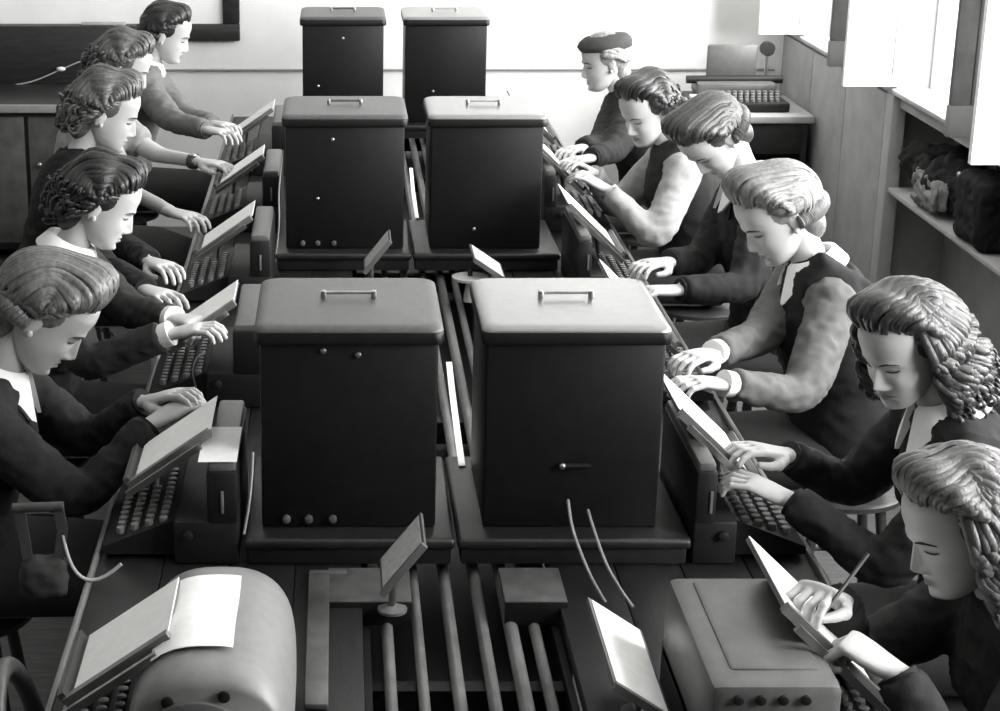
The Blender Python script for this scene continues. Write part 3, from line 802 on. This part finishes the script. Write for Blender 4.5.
# tape reel and cables
t = empty('tape_reel', pz(470, 277, .80)); t.location.z = TZ; tag(t, 'pale round tape reel on a spindle between middle and nearest cabinets', 'tape reel')
MB().lathe([(.02, 0), (.02, .006), (.012, .07), (.058, .074), (.058, .082), (.02, .084)], n=28).build('disc', M_post, t)
MB().lathe([(.008, .083), (.008, .102), (.004, .106)], n=12).build('spindle', M_machd, t)
def cable(label, pts, r=.0035, m=M_cable):
    # smooth polyline
    P_ = [Vector(p) for p in pts]; out = []
    for i in range(len(P_) - 1):
        p0, p1, p2, p3 = P_[max(i - 1, 0)], P_[i], P_[i + 1], P_[min(i + 2, len(P_) - 1)]
        for k in range(8):
            t_ = k / 8; out.append(.5 * ((2 * p1) + (p2 - p0) * t_ + (2 * p0 - 5 * p1 + 4 * p2 - p3) * t_ ** 2 + (3 * p1 - p0 - 3 * p2 + p3) * t_ ** 3))
    out.append(P_[-1])
    return tag(MB().tube(out, r, 6).build('cable', m), label, 'cable')
cable('longer thin cable curving from the nearest right cabinet down to the white copy slope', [pY(568, 500, 3.565), pY(573, 530, 3.50), pY(588, 570, 3.42), pY(606, 603, 3.35), pY(627, 634, 3.28)])
cable('shorter thin cable beside the longer one at the nearest right cabinet', [pY(588, 510, 3.565), pY(594, 530, 3.50), pY(606, 563, 3.42), pY(620, 588, 3.35), pY(633, 607, 3.3)])
cable('thin light cable hanging down beside the nearest left black cabinet', [pY(253, 452, 3.57), pY(252, 475, 3.55), pY(249, 505, 3.52), pY(244, 534, 3.50)], .003)
cable('thin light cable hanging down beside the middle left black cabinet', [pY(283, 150, 6.0), pY(279, 190, 5.98), pY(279, 225, 5.95), pY(275, 262, 5.92)], .003)
# white paper tape strips hanging in the gap between the cabinet columns
def strip(label, pts, wd, m=M_paper):
    mb_ = MB(); rings = []
    for p in pts:
        p = Vector(p); rings.append([p + Vector((-wd, 0, .0006)), p + Vector((wd, 0, .0006)), p + Vector((wd, 0, -.0006)), p + Vector((-wd, 0, -.0006))])
    mb_.loft(rings); return tag(mb_.build('paper_strip', m), label, 'paper strip')
strip('long white paper strip in the gap between the two nearest black cabinets', [pz(449, 362, .80), pz(452, 390, .795), pz(457, 430, .79), pz(462, 466, .787)], .008)
strip('white paper strip in the gap between the two middle black cabinets', [pz(411, 168, .80), pz(413, 190, .795), pz(417, 218, .79)], .007)
# flat grey plates in front of the nearest trays
for (u0, u1, lab) in ((328, 412, 'grey metal cover plate across the channel left of the bright rails'), (505, 568, 'pale metal cover plate across the channel right of the bright rails')):
    a = pz(u0, 600, .735); b = pz(u1, 600, .735); c_ = pz(u0, 566, .735)
    o = empty('cover_plate', (a.x, a.y, TZ)); tag(o, lab, 'cover plate')
    MB().box((0, 0, .0), (b.x - a.x, min(c_.y, ROW[0][0] - .066) - a.y, .012), .003).build('plate', M_bar, o)
    MB().box((0, -.006, -.04), (b.x - a.x, 0, .012), .002).build('front_lip', M_machd, o)

# ================================================================== teleprinters
MY = [2.57, 3.53, 4.53, 5.50, 6.47, 7.45]
ORD = ['nearest', 'second', 'third', 'fourth', 'fifth', 'farthest']
def keys_mesh():
    mb_ = MB()
    for r_ in range(4):
        for k in range(11):
            yy = .05 + k * .028 + r_ * .006; xx = .625 + r_ * .032; zz = .078 - r_ * .0105
            mb_.lathe([(.0095, zz - .014), (.0095, zz), (.004, zz + .001)], (xx, yy, 0), 8)
    return mb_
KEYS = None
def sheet(name, label, pts, m=M_paper, thick=.0008):
    """curved sheet from a grid of points (rows)"""
    n = len(pts[0]); v = [Vector(p) for r_ in pts for p in r_]; k = len(v); v += [p - Vector((0, 0, thick)) for p in v]; f = []
    R_ = len(pts)
    for i in range(R_ - 1):
        for j in range(n - 1):
            a = i * n + j; f.append((a, a + 1, a + 1 + n, a + n)); f.append((k + a, k + a + n, k + a + n + 1, k + a + 1))
    o = MB().add(v, f).build(name, m); return tag(o, label, 'paper')
for s in (-1, 1):
    for i, y0 in enumerate(MY):
        sd = 'left' if s < 0 else 'right'
        by_box = any(y0 < q + .52 and y0 + .46 > q - .06 for q, _ in ROW)
        xi = (.462 if s < 0 else .507) if by_box else .345            # inner face of the machine from the table centre
        ML = 'flat'
        if i == 0: ML = 'hood' if s < 0 else 'panel'
        t = empty('teleprinter', (C, y0, TZ))
        tag(t, {'hood': 'nearest left teleprinter with a rounded grey hood', 'panel': 'nearest right teleprinter with a flat grey cover and panel', 'flat': '%s teleprinter of the %s row, dark body with grey top' % (ORD[i], sd)}[ML], 'teleprinter', 'teleprinters on the two long tables')
        X = lambda a, b: (min(s * a, s * b), max(s * a, s * b))
        def pb(name, a, b, y_0, y_1, z0, z1, m, bev=.004, par=t):
            lo, hi = X(a, b); return MB().box((lo, y_0, z0), (hi, y_1, z1), bev).build(name, m, par)
        dep = .42
        pb('base', xi, .60, 0, dep, .002, .10, M_machd, .006)
        if ML == 'hood':
            # barrel hood, axis along the table, closed by rounded ends
            mb_ = MB(); rings = []
            for (yy, k) in ((-.03, .86), (-.022, .94), (0, .99), (.03, 1), (.34, 1), (.38, .985), (.41, .93), (.425, .84)):
                ring = []
                for q in range(25):
                    a = math.pi * q / 24
                    ex = abs(math.cos(a)) ** .75 * math.copysign(1, math.cos(a)); ez = abs(math.sin(a)) ** .75
                    ring.append(Vector((s * .46 + ex * .135 * (.7 + .3 * k), yy, .09 + ez * .17 * k)))
                ring += [Vector((s * .46 - .135 * (.7 + .3 * k), yy, .06)), Vector((s * .46 + .135 * (.7 + .3 * k), yy, .06))]
                rings.append(ring)
            mb_.loft([list(reversed(r_)) for r_ in rings]); hood = mb_.build('hood', mat('hood_grey_enamel', .19, .38, .5, .1, 30, .18, 600), t, True, 50)
            MB().lathe([(.095, -.032), (.10, -.036), (.10, -.044), (.085, -.05), (.02, -.05)], (s * .475, 0, .12), 36, 'y').build('paper_wheel', M_mach, hood)
            for (xx, zz) in ((-.06, .215), (.03, .225), (.09, .19)):
                MB().lathe([(.010, -.02), (.010, -.034), (.004, -.036)], (s * .46 + xx, 0, zz), 12, 'y').build('screw', M_machd, hood)
        elif ML == 'panel':
            cv = pb('cover', xi - .0, .56, .0, dep, .06, .228, M_mach, .02)
            pb('inset_panel', xi + .04, .535, .05, dep - .03, .20, .2335, M_mach, .010, cv)
            for k in range(4):
                MB().lathe([(.008, .004), (.008, -.004), (.003, -.005)], (s * (xi + .045 + k * .036), -.002, .203), 12, 'y').build('vent_hole', M_machd, cv)
        else:
            cv = pb('cover', xi, .528 if xi < .5 else .552, 0, dep, .09, .215, M_machd, .008)
            pb('top_plate', xi + .004, .525 if xi < .5 else .549, .006, dep - .006, .205, .232, M_mach, .008, cv)
            pb('front_slot', xi + .03, xi + .036, -.004, .004, .12, .17, M_rail, .001, cv)
            MB().lathe([(.011, .0), (.011, -.012), (.006, -.014)], (s * .57, 0, .07), 14, 'y').build('platen_knob', M_machd, cv)
        # keyboard wedge on the operator's side
        kb = MB(); a0, a1 = .601, .757
        prof = [(a0, .012), (a1, .012), (a1, .030), (a0, .092)]
        kb.loft([[Vector((s * x, yy, z)) for x, z in (prof if s > 0 else prof[::-1])] for yy in (dep - .02, .03)]); key = kb.build('keyboard', M_machd, t, False)
        if KEYS is None:
            km = keys_mesh(); KEYS = {}
            for q in (-1, 1):
                me = bpy.data.meshes.new('keys'); me.from_pydata([(p[0] * q, p[1], p[2] + .013) for p in km.v], [], [tuple(reversed(f_)) if q < 0 else f_ for f_ in km.f]); me.materials.append(M_key); KEYS[q] = me
        ko = bpy.data.objects.new('keys', KEYS[s]); COL.objects.link(ko); ko.parent = key; ko['kind'] = 'stuff'
        # copyholder: a tilted plate with a white sheet, facing the operator
        ang = math.radians(44 if s > 0 else 35); ca, sa = math.cos(ang), math.sin(ang)
        xb, zb = (.665, .13) if s > 0 else (.70, .145)
        def slab(name, u0, u1, ya, yb, n0, n1, m, par):
            b = bmesh.new(); bmesh.ops.create_cube(b, size=1)
            for v in b.verts:
                u = u0 + (v.co.x + .5) * (u1 - u0); yy = ya + (v.co.y + .5) * (yb - ya); n_ = n0 + (v.co.z + .5) * (n1 - n0)
                v.co = Vector((s * (xb - u * ca + n_ * sa), yy, zb + u * sa + n_ * ca))
            bmesh.ops.recalc_face_normals(b, faces=b.faces[:])
            return MB().bm(b).build(name, m, par, False)
        hl = .235 if s > 0 else .205
        ya, yb = (.14, .44) if s > 0 else (.10, .33)
        pl = slab('copyholder', 0, hl, ya, yb, -.008, 0, M_plate, t)
        slab('copy_sheet', .012, hl + (.012 if i % 2 else .004), ya + .012, yb - .006, .0008, .0028, M_paper, pl)
        slab('line_guide', -.004, hl + .006, ya - .006, ya + .012, -.010, .008, M_rail, pl)
        slab('line_guide', -.01, hl - .02, ya - .034, ya - .024, -.014, .0, M_steel, pl)
        slab('rest', -.008, .004, ya, yb, 0, .018, M_plate, pl)
        MB().tube([(s * (xb - .05), (ya + yb) / 2, .1), (s * (xb - .06), (ya + yb) / 2, zb + .026)], .008, 8).build('stem', M_steel, pl)
# papers lying on the machines
def gy(y): return y
def paper_on(label, X0, X1, Y0, Y1, zf, name='paper_sheet'):
    rows = []
    for a in np.linspace(0, 1, 8):
        rows.append([(X0 + (X1 - X0) * b, Y0 + (Y1 - Y0) * a, zf(X0 + (X1 - X0) * b, Y0 + (Y1 - Y0) * a)) for b in np.linspace(0, 1, 8)])
    return sheet(name, label, rows)
def hoodz(x, y):
    u = (x - (C - .46)) / .135
    return TZ + .09 + .17 * (max(0, 1 - abs(u) ** (2 / .75)) ** (.75 / 2)) + .003
paper_on('white typed sheet lying on the rounded hood of the nearest left teleprinter', C - .555, C - .42, MY[0] + .06, MY[0] + .33, lambda x, y: hoodz(x, y) + .012 * math.sin((y - MY[0]) * 12) ** 2)
paper_on('white sheet on top of the second left teleprinter, beside the nearest black cabinet', C - .545, C - .463, MY[1] + .006, MY[1] + .22, lambda x, y: TZ + .2345)
w_ = cable('thin curved wire hook on the second left teleprinter', [pY(196, 388, 3.86), pY(193, 372, 3.86), pY(197, 358, 3.86), pY(205, 352, 3.86)], .0022, M_steel)

# ================================================================== chairs
def chair(label, loc, rz, group='bentwood chairs'):
    t = empty('bentwood_chair', (loc[0], loc[1], 0), rz); tag(t, label, 'chair', group)
    MB().lathe([(.19, .425), (.205, .43), (.207, .444), (.195, .449), (.02, .446)], n=28).build('seat', M_chair, t)
    for sx in (-1, 1):
        MB().tube([(sx * .14, .14, .43), (sx * .16, .17, .2), (sx * .175, .19, 0.0)], [.017, .016, .013], 10).build('leg', M_chair, t)
        MB().tube([(sx * .14, -.14, .43), (sx * .16, -.19, .2), (sx * .17, -.22, 0.0)], [.017, .016, .013], 10).build('leg', M_chair, t)
    for (hw, zt, r_) in ((.19, .90, .017), (.10, .80, .011)):
        pts = []
        for k in range(25):
            a = math.pi * k / 24; pts.append((math.cos(a) * hw * (1 if hw > .15 else 1), -.165 - .07 * math.sin(a) ** .8, .44 + (zt - .44) * math.sin(a) ** .75))
        MB().tube(pts, r_, 10).build('back_hoop', M_chair, t)
    MB().tube([(math.cos(q) * .165, math.sin(q) * .165, .24) for q in [2 * math.pi * k / 28 for k in range(29)]], .009, 8).build('leg_ring', M_chair, t)
    return t
def stool(label, loc, rz):
    t = empty('stool', (loc[0], loc[1], 0), rz); tag(t, label, 'stool', 'wooden stools under the operators')
    MB().lathe([(.16, .415), (.175, .42), (.177, .434), (.165, .440), (.02, .440)], n=28).build('seat', M_chair, t)
    for k in range(4):
        a = math.pi / 4 + k * math.pi / 2; c_, s_ = math.cos(a), math.sin(a)
        MB().tube([(c_ * .12, s_ * .12, .43), (c_ * .19, s_ * .19, 0.0)], [.016, .014], 10).build('leg', M_chair, t)
    MB().tube([(math.cos(q) * .165, math.sin(q) * .165, .17) for q in [2 * math.pi * k / 28 for k in range(29)]], .009, 8).build('leg_ring', M_chair, t)
# ================================================================== the operators
G = 'uniformed operators seated along the tables'
PL = []
STN = ['pencil-holding woman at lower right', 'long-haired woman second from the front on the right', 'fair woman in the black pinafore', 'right-hand woman with the deeply bowed head', 'dark-haired right-hand woman with pale sleeves', 'person in the flat cap', 'nearest woman on the left', 'second woman on the left', 'third woman on the left', 'woman with the wristwatch', 'farthest woman on the left']
def ppl(label, side, hu, hv, hX, wr, wl, **k):
    hp = pX(hu, hv, hX)
    p = person(label, side, hp, pz(*wr), pz(*wl), group=G, **k)
    stool('round wooden stool under the ' + STN[len(PL)], (p['hip'].x, p['hip'].y), p['rz']); PL.append(p)
    return p
# facing -X on the right: right hand is the far one; facing +X on the left: right hand is the near one
R6 = ppl('woman at lower right with shoulder-length wavy hair, holding a pencil over white paper', 1, 962, 525, 1.07, (838, 600, .965), (895, 672, .935), pitch=22, yaw=10, hair='long', hg=.09, jacket=.035, seed=11, collar=False,
         hands=('grip', 'pinch'), hpitch=(-8, 0), hyaw=(0, 0), vpatch=True)
R5 = ppl('woman with long wavy hair, white collar and tie, second from the front on the right', 1, 905, 345, 1.17, (786, 455, .90), (790, 500, .87), pitch=26, yaw=32, hair='long', hg=.045, jacket=.03, seed=12)
R4 = ppl('fair woman in black pinafore over a pale blouse, third from the front on the right', 1, 776, 215, 1.17, (716, 352, .91), (728, 384, .89), pitch=34, yaw=12, hair='roll', hg=.17, jacket=.02, blouse=.105, seed=13, wcuff=True, hs=1.03, elbow=(.25, -.5, -.9))
R3 = ppl('woman in black jacket and white collar bowing her head deeply on the right', 1, 712, 138, 1.17, (668, 262, .90), (678, 290, .89), pitch=56, yaw=22, hair='roll', hg=.05, jacket=.022, seed=14)
R2 = ppl('dark-haired woman in dark waistcoat with pale rolled sleeves on the right', 1, 646, 110, 1.12, (592, 172, .93), (608, 190, .92), pitch=26, yaw=34, hair='wavy', hg=.035, jacket=.035, blouse=.30, seed=15, collar=False, lod=1)
R1 = ppl('farthest person on the right, upright in dark jacket and flat cap', 1, 604, 62, 1.12, (582, 148, .94), (590, 158, .93), pitch=12, yaw=8, hair='short', hg=.25, jacket=.025, seed=16, collar=False, hat=.09, lod=1, hs=.97)
L1 = ppl('fair-haired woman with white collar in dark jacket, nearest on the left', -1, 47, 314, -.66, (150, 425, .90), (146, 402, .91), pitch=42, yaw=0, hair='roll', hg=.13, jacket=.03, seed=21, hs=1.06)
L2 = ppl('dark-haired woman with white collar, second from the front on the left', -1, 103, 203, -.66, (166, 335, .93), (172, 318, .93), pitch=28, yaw=2, hair='wavy', hg=.022, jacket=.05, seed=22, wcuff=True, hands=('grip', 'type'))
L3 = ppl('brown-haired woman in dark clothes, third from the front on the left', -1, 108, 112, -.80, (146, 290, .90), (150, 262, .90), pitch=22, yaw=2, hair='wavy', hg=.09, jacket=.022, seed=23, hs=1.08, collar=False)
L4 = ppl('woman with bare forearms and a wristwatch, half hidden on the left', -1, 124, 66, -.82, (172, 212, .90), (200, 162, .92), pitch=26, yaw=0, hair='wavy', hg=.08, jacket=.30, seed=24, lod=1, short=True)
L5 = ppl('farthest woman on the left, dark hair and pale grey cardigan', -1, 168, 34, -.75, (208, 130, .95), (214, 124, .95), pitch=20, yaw=-4, hair='roll_low', hg=.02, jacket=.16, seed=25, lod=1)
# things in hands
def to_world(p, v): return p['hip'] + Matrix.Rotation(p['rz'], 3, 'Z') @ Vector(v)
def in_hand(p, sx, v):
    W_ = p['WR'] if sx > 0 else p['WL']; v = Vector(v)
    if sx > 0: v.x *= -1
    return to_world(p, W_ + p['RM'][sx] @ v)
a = in_hand(R6, 1, (.035, .125, -.065)); b = in_hand(R6, 1, (.045, .085, .03)); d = (b - a).normalized()
pn = empty('pencil', a); tag(pn, 'slim pencil held by the woman at lower right', 'pencil')
MB().tube([(0, 0, 0), d * .02], [.0008, .0036], 6).build('tip', M_post, pn); MB().tube([d * .02, d * .165], .0038, 6).build('shaft', M_dark, pn)
Wv = in_hand(L4, -1, (0, -.03, 0)); 
wt = empty('wristwatch', Wv); tag(wt, 'dark wristwatch on the bare forearm at far left', 'watch')
dirv = to_world(L4, L4['WL']) - to_world(L4, L4['EL'][-1]); dirv.normalize()
MB().tube([-dirv * .012, dirv * .012], [.031, .031], 18).build('strap', M_shoe, wt)
MB().ball((0, -.012, .027), (.015, .015, .006)).build('watch_case', M_steel, wt)
# vacant chairs at the left front
cb = pz(20, 690, .88)
chair('vacant bentwood chair pushed in at the nearest left teleprinter', (cb.x + .20, cb.y + .02), -math.pi / 2)
# ================================================================== far end of the room
# framed board
fx = pY(240, 41, YB - .03)
fr = empty('wall_board', (fx.x, YB, fx.z)); tag(fr, 'large white board in a broad dark frame on the back wall', 'notice board')
W_, H_ = 2.0, 1.1; fwid = .088
for (a, b) in (((-W_, -.035, 0), (0, -.001, fwid)), ((-W_, -.035, H_ - fwid), (0, -.001, H_)), ((-fwid, -.036, fwid), (0, -.001, H_ - fwid)), ((-W_, -.036, fwid), (-W_ + fwid, -.001, H_ - fwid))):
    MB().box(a, b, .006).build('frame', M_dark, fr)
MB().box((-W_ + fwid, -.016, fwid), (-fwid, -.002, H_ - fwid)).build('sheet', M_wall, fr)
# dark sideboard
sb0 = pY(-60, 26, 9.37); sb1 = pY(136, 26, 9.37)
x0, x1, zt = XL + .02, sb1.x, sb0.z
s_ = empty('sideboard', ((x0 + x1) / 2, 8.75, 0)); tag(s_, 'dark wooden sideboard with a pale ledge in the far left corner', 'sideboard')
hw = (x1 - x0) / 2; zl = .795
MB().box((-hw, .62, zl), (hw, .70, zt), .008).build('upper_case', M_dark, s_)
MB().box((-hw, .02, .06), (hw, .70, zl - .03), .006).build('lower_case', M_dark, s_)
MB().box((-hw - .01, -.02, zl - .03), (hw + .01, .71, zl + .002), .008).build('desk_top', M_dark, s_)
MB().box((-hw - .01, -.034, zl - .034), (hw + .01, -.018, zl + .006), .004).build('ledge', M_ledge, s_)
for k in range(3):
    a = -hw + .03 + k * (2 * hw - .06) / 3
    dr = MB().box((a + .01, .0, .10), (a + (2 * hw - .06) / 3 - .01, .021, zl - .06), .006).build('door', mat('sideboard_door_wood', .10, .6, .3, .3, 12), s_)
    MB().ball((a + .06, -.012, .5), .014).build('knob', M_steel, dr)
for k in (-1, 1):
    for yy in (.06, .64): MB().box((k * (hw - .05) - .03, yy - .03, 0), (k * (hw - .05) + .03, yy + .03, .061)).build('foot', M_dark, s_)
q0 = pY(82, 33, 9.40); q1 = pY(126, 33, 9.40)
bx = empty('ruler', (q0.x, 9.41, zt + .0)); tag(bx, 'pale flat stick lying along the top of the dark sideboard', 'ruler')
MB().box((0, -.02, .001), (q1.x - q0.x, .02, .014), .003).build('stick', M_post, bx)
cable('thin pale flex trailing across the dark sideboard at far left', [pY(-8, 88, 9.355), pY(30, 82, 9.355), pY(60, 70, 9.355), pY(82, 61, 9.355), pY(100, 59, 9.355)], .004, M_post)
fl = pY(61, 69, 9.345); tag(MB().ball(fl, (.024, .014, .012), 14, 8).build('flex_highlight', M_white), 'small white modelled highlight on the flex by the sideboard', 'highlight')  # white blob standing in for a bright highlight on the flex
# desk with office machine in the far right corner
dk = empty('corner_desk', (1.98, 8.68, 0)); tag(dk, 'small dark desk in the far right corner under the windows', 'desk')
MB().box((-.36, 0, .715), (.34, .62, .75), .006).build('top', M_post, dk)
for sx in (-.34, .29):
    MB().box((sx, .04, 0), (sx + .03, .60, .714), .004).build('side', M_dark, dk)
MB().box((-.31, .30, .1), (.29, .33, .714), .003).build('back_panel', M_dark, dk)
MB().box((-.05, .02, .56), (.29, .3, .712), .005).build('drawer', M_dark, dk)
tw = empty('typewriter', (1.99, 8.78, .75)); tag(tw, 'old office typewriter with raised lid on the corner desk', 'typewriter')
MB().box((-.25, 0, 0.001), (.23, .36, .05), .012).build('base', M_machd, tw)
kb_ = MB()
for r_ in range(4):
    for k in range(10): kb_.lathe([(.011, .05), (.011, .064 + r_ * .008), (.004, .066 + r_ * .008)], (-.10 + k * .03 + r_ * .006, .03 + r_ * .03, 0), 8)
ks = kb_.build('keys', M_key, tw); ks['kind'] = 'stuff'
MB().box((-.24, .02, .048), (-.13, .16, .066), .004).build('paper_tray', M_paper, tw)
MB().box((-.2, .17, .05), (.2, .34, .12), .02).build('type_basket', M_mach, tw)
MB().tube([(-.24, .25, .125), (.24, .25, .125)], .02, 14).build('platen', M_machd, tw)
ldm = MB(); ldm.box((-.13, .30, .10), (.12, .325, .29), .008); ldm.build('raised_lid', M_mach, tw)
MB().lathe([(.036, -.02), (.036, .02), (.02, .026)], (.17, .31, .27), 18, 'y').build('round_knob', M_machd, tw)
MB().tube([(.17, .31, .11), (.17, .31, .25)], .008, 8).build('knob_stem', M_steel, tw)
# shelf with bundles under the windows
sh = empty('wall_shelf', (XR, 6.05, .66)); tag(sh, 'low grey shelf in the bay under the windows', 'shelf')
MB().box((-.02, 0, -.022), (.275, REC - .11 - 6.05, 0), .004).build('board', M_post, sh)
for yy in (.05, REC - .2 - 6.05): MB().box((.20, yy, -.14), (.275, yy + .03, -.022), .003).build('bracket', M_post, sh)
def bundle(name, label, c, r, m, seed, cat, vx=.012):
    R_ = random.Random(seed); mb_ = MB()
    for k in range(14):
        mb_.ball((R_.uniform(-1, 1) * r[0] * .6, R_.uniform(-1, 1) * r[1] * .72, r[2] * (.5 + R_.uniform(-.1, .3))), (r[0] * .45, r[1] * .38, r[2] * .5), 14, 10, Matrix.Rotation(R_.uniform(-.5, .5), 3, 'Z'))
    V, f, N_ = remesh(mb_, vx, 2); V = wrinkle(V, N_, .018, seed)
    zmin = V[:, 2].min(); V[:, 2] -= zmin
    o = mk(name, V, f, m, None, True, 180); o.location = c; return tag(o, label, cat)
bundle('folded_coat', 'dark bundled coat lying on the shelf under the windows', (XR + .115, 7.14, .662), (.115, .36, .17), cloth(.03), 5, 'coat')
bundle('scarf', 'pale crumpled cloth in front of the dark coat on the shelf', (XR + .01, 7.05, .662), (.035, .20, .12), cloth(.22), 6, 'cloth', .008)
bg_ = empty('bag', (XR + .10, 6.53, .662)); tag(bg_, 'black bag with a small bright clasp at the shelf end', 'bag')
bm_ = MB(); bm_.box((-.13, -.17, 0), (.13, .15, .26), .04, 4); V, f, N_ = remesh(bm_, .012, 3); mk('bag_body', wrinkle(V, N_, .012, 3), f, cloth(.015), bg_, True, 180)
MB().ball((-.12, .13, .235), (.008, .018, .012)).build('clasp', M_steel, bg_)
MB().tube([(0, -.08, .25), (0, -.05, .33), (0, .05, .33), (0, .08, .25)], .008, 8).build('bag_handle', M_shoe, bg_)

# small bag with a bar handle hanging at the table edge beside the nearest left operator
hb = pY(38, 508, 3.42)
hbag = empty('handbag', (hb.x, hb.y, hb.z)); tag(hbag, 'small grey handbag with a bar handle hanging at the left table edge', 'bag')
MB().tube([(-.052, 0, 0), (.052, 0, .004)], .010, 10).build('bar_handle', M_chair, hbag)
def strap_(pts, wd):
    m_ = MB(); m_.loft([[Vector(p) + Vector((-wd, -.002, 0)), Vector(p) + Vector((wd, -.002, 0)), Vector(p) + Vector((wd, .002, 0)), Vector(p) + Vector((-wd, .002, 0))][::-1] for p in pts]); return m_.build('strap', cloth(.09), hbag)
strap_([(-.038, 0, 0), (-.036, .0, -.03), (-.026, 0, -.12)], .011); strap_([(.042, 0, 0), (.048, 0, -.05), (.036, 0, -.12)], .011)
m_ = MB(); m_.box((-.045, -.03, -.20), (.055, .03, -.11), .022, 3); V, f, N_ = remesh(m_, .008, 3); mk('bag_body', wrinkle(V, N_, .008, 4), f, cloth(.06), hbag, True, 180)
MB().tube([Vector((.048, 0, -.06)) * (1 - t) ** 3 + Vector((.06, 0, -.17)) * 3 * t * (1 - t) ** 2 + Vector((.10, 0, -.19)) * 3 * t * t * (1 - t) + Vector((.165, .01, -.13)) * t ** 3 for t in np.linspace(0, 1, 12).tolist()], .004, 8).build('cord', M_post, hbag)
# loose metal bar on the left table beside the channel
a = pz(316, 705, TZ + .012); b = pz(316, 570, TZ + .012)
mbar = empty('metal_bar', (a.x, a.y, TZ)); tag(mbar, 'grey metal bar lying on the left table beside the channel', 'metal bar')
MB().box((-.022, 0, .001), (.022, b.y - a.y - .02, .014), .004).build('flat_bar', M_bar, mbar)
MB().box((-.022, b.y - a.y - .02, .001), (.06, b.y - a.y, .014), .004).build('cross_end', M_bar, mbar)
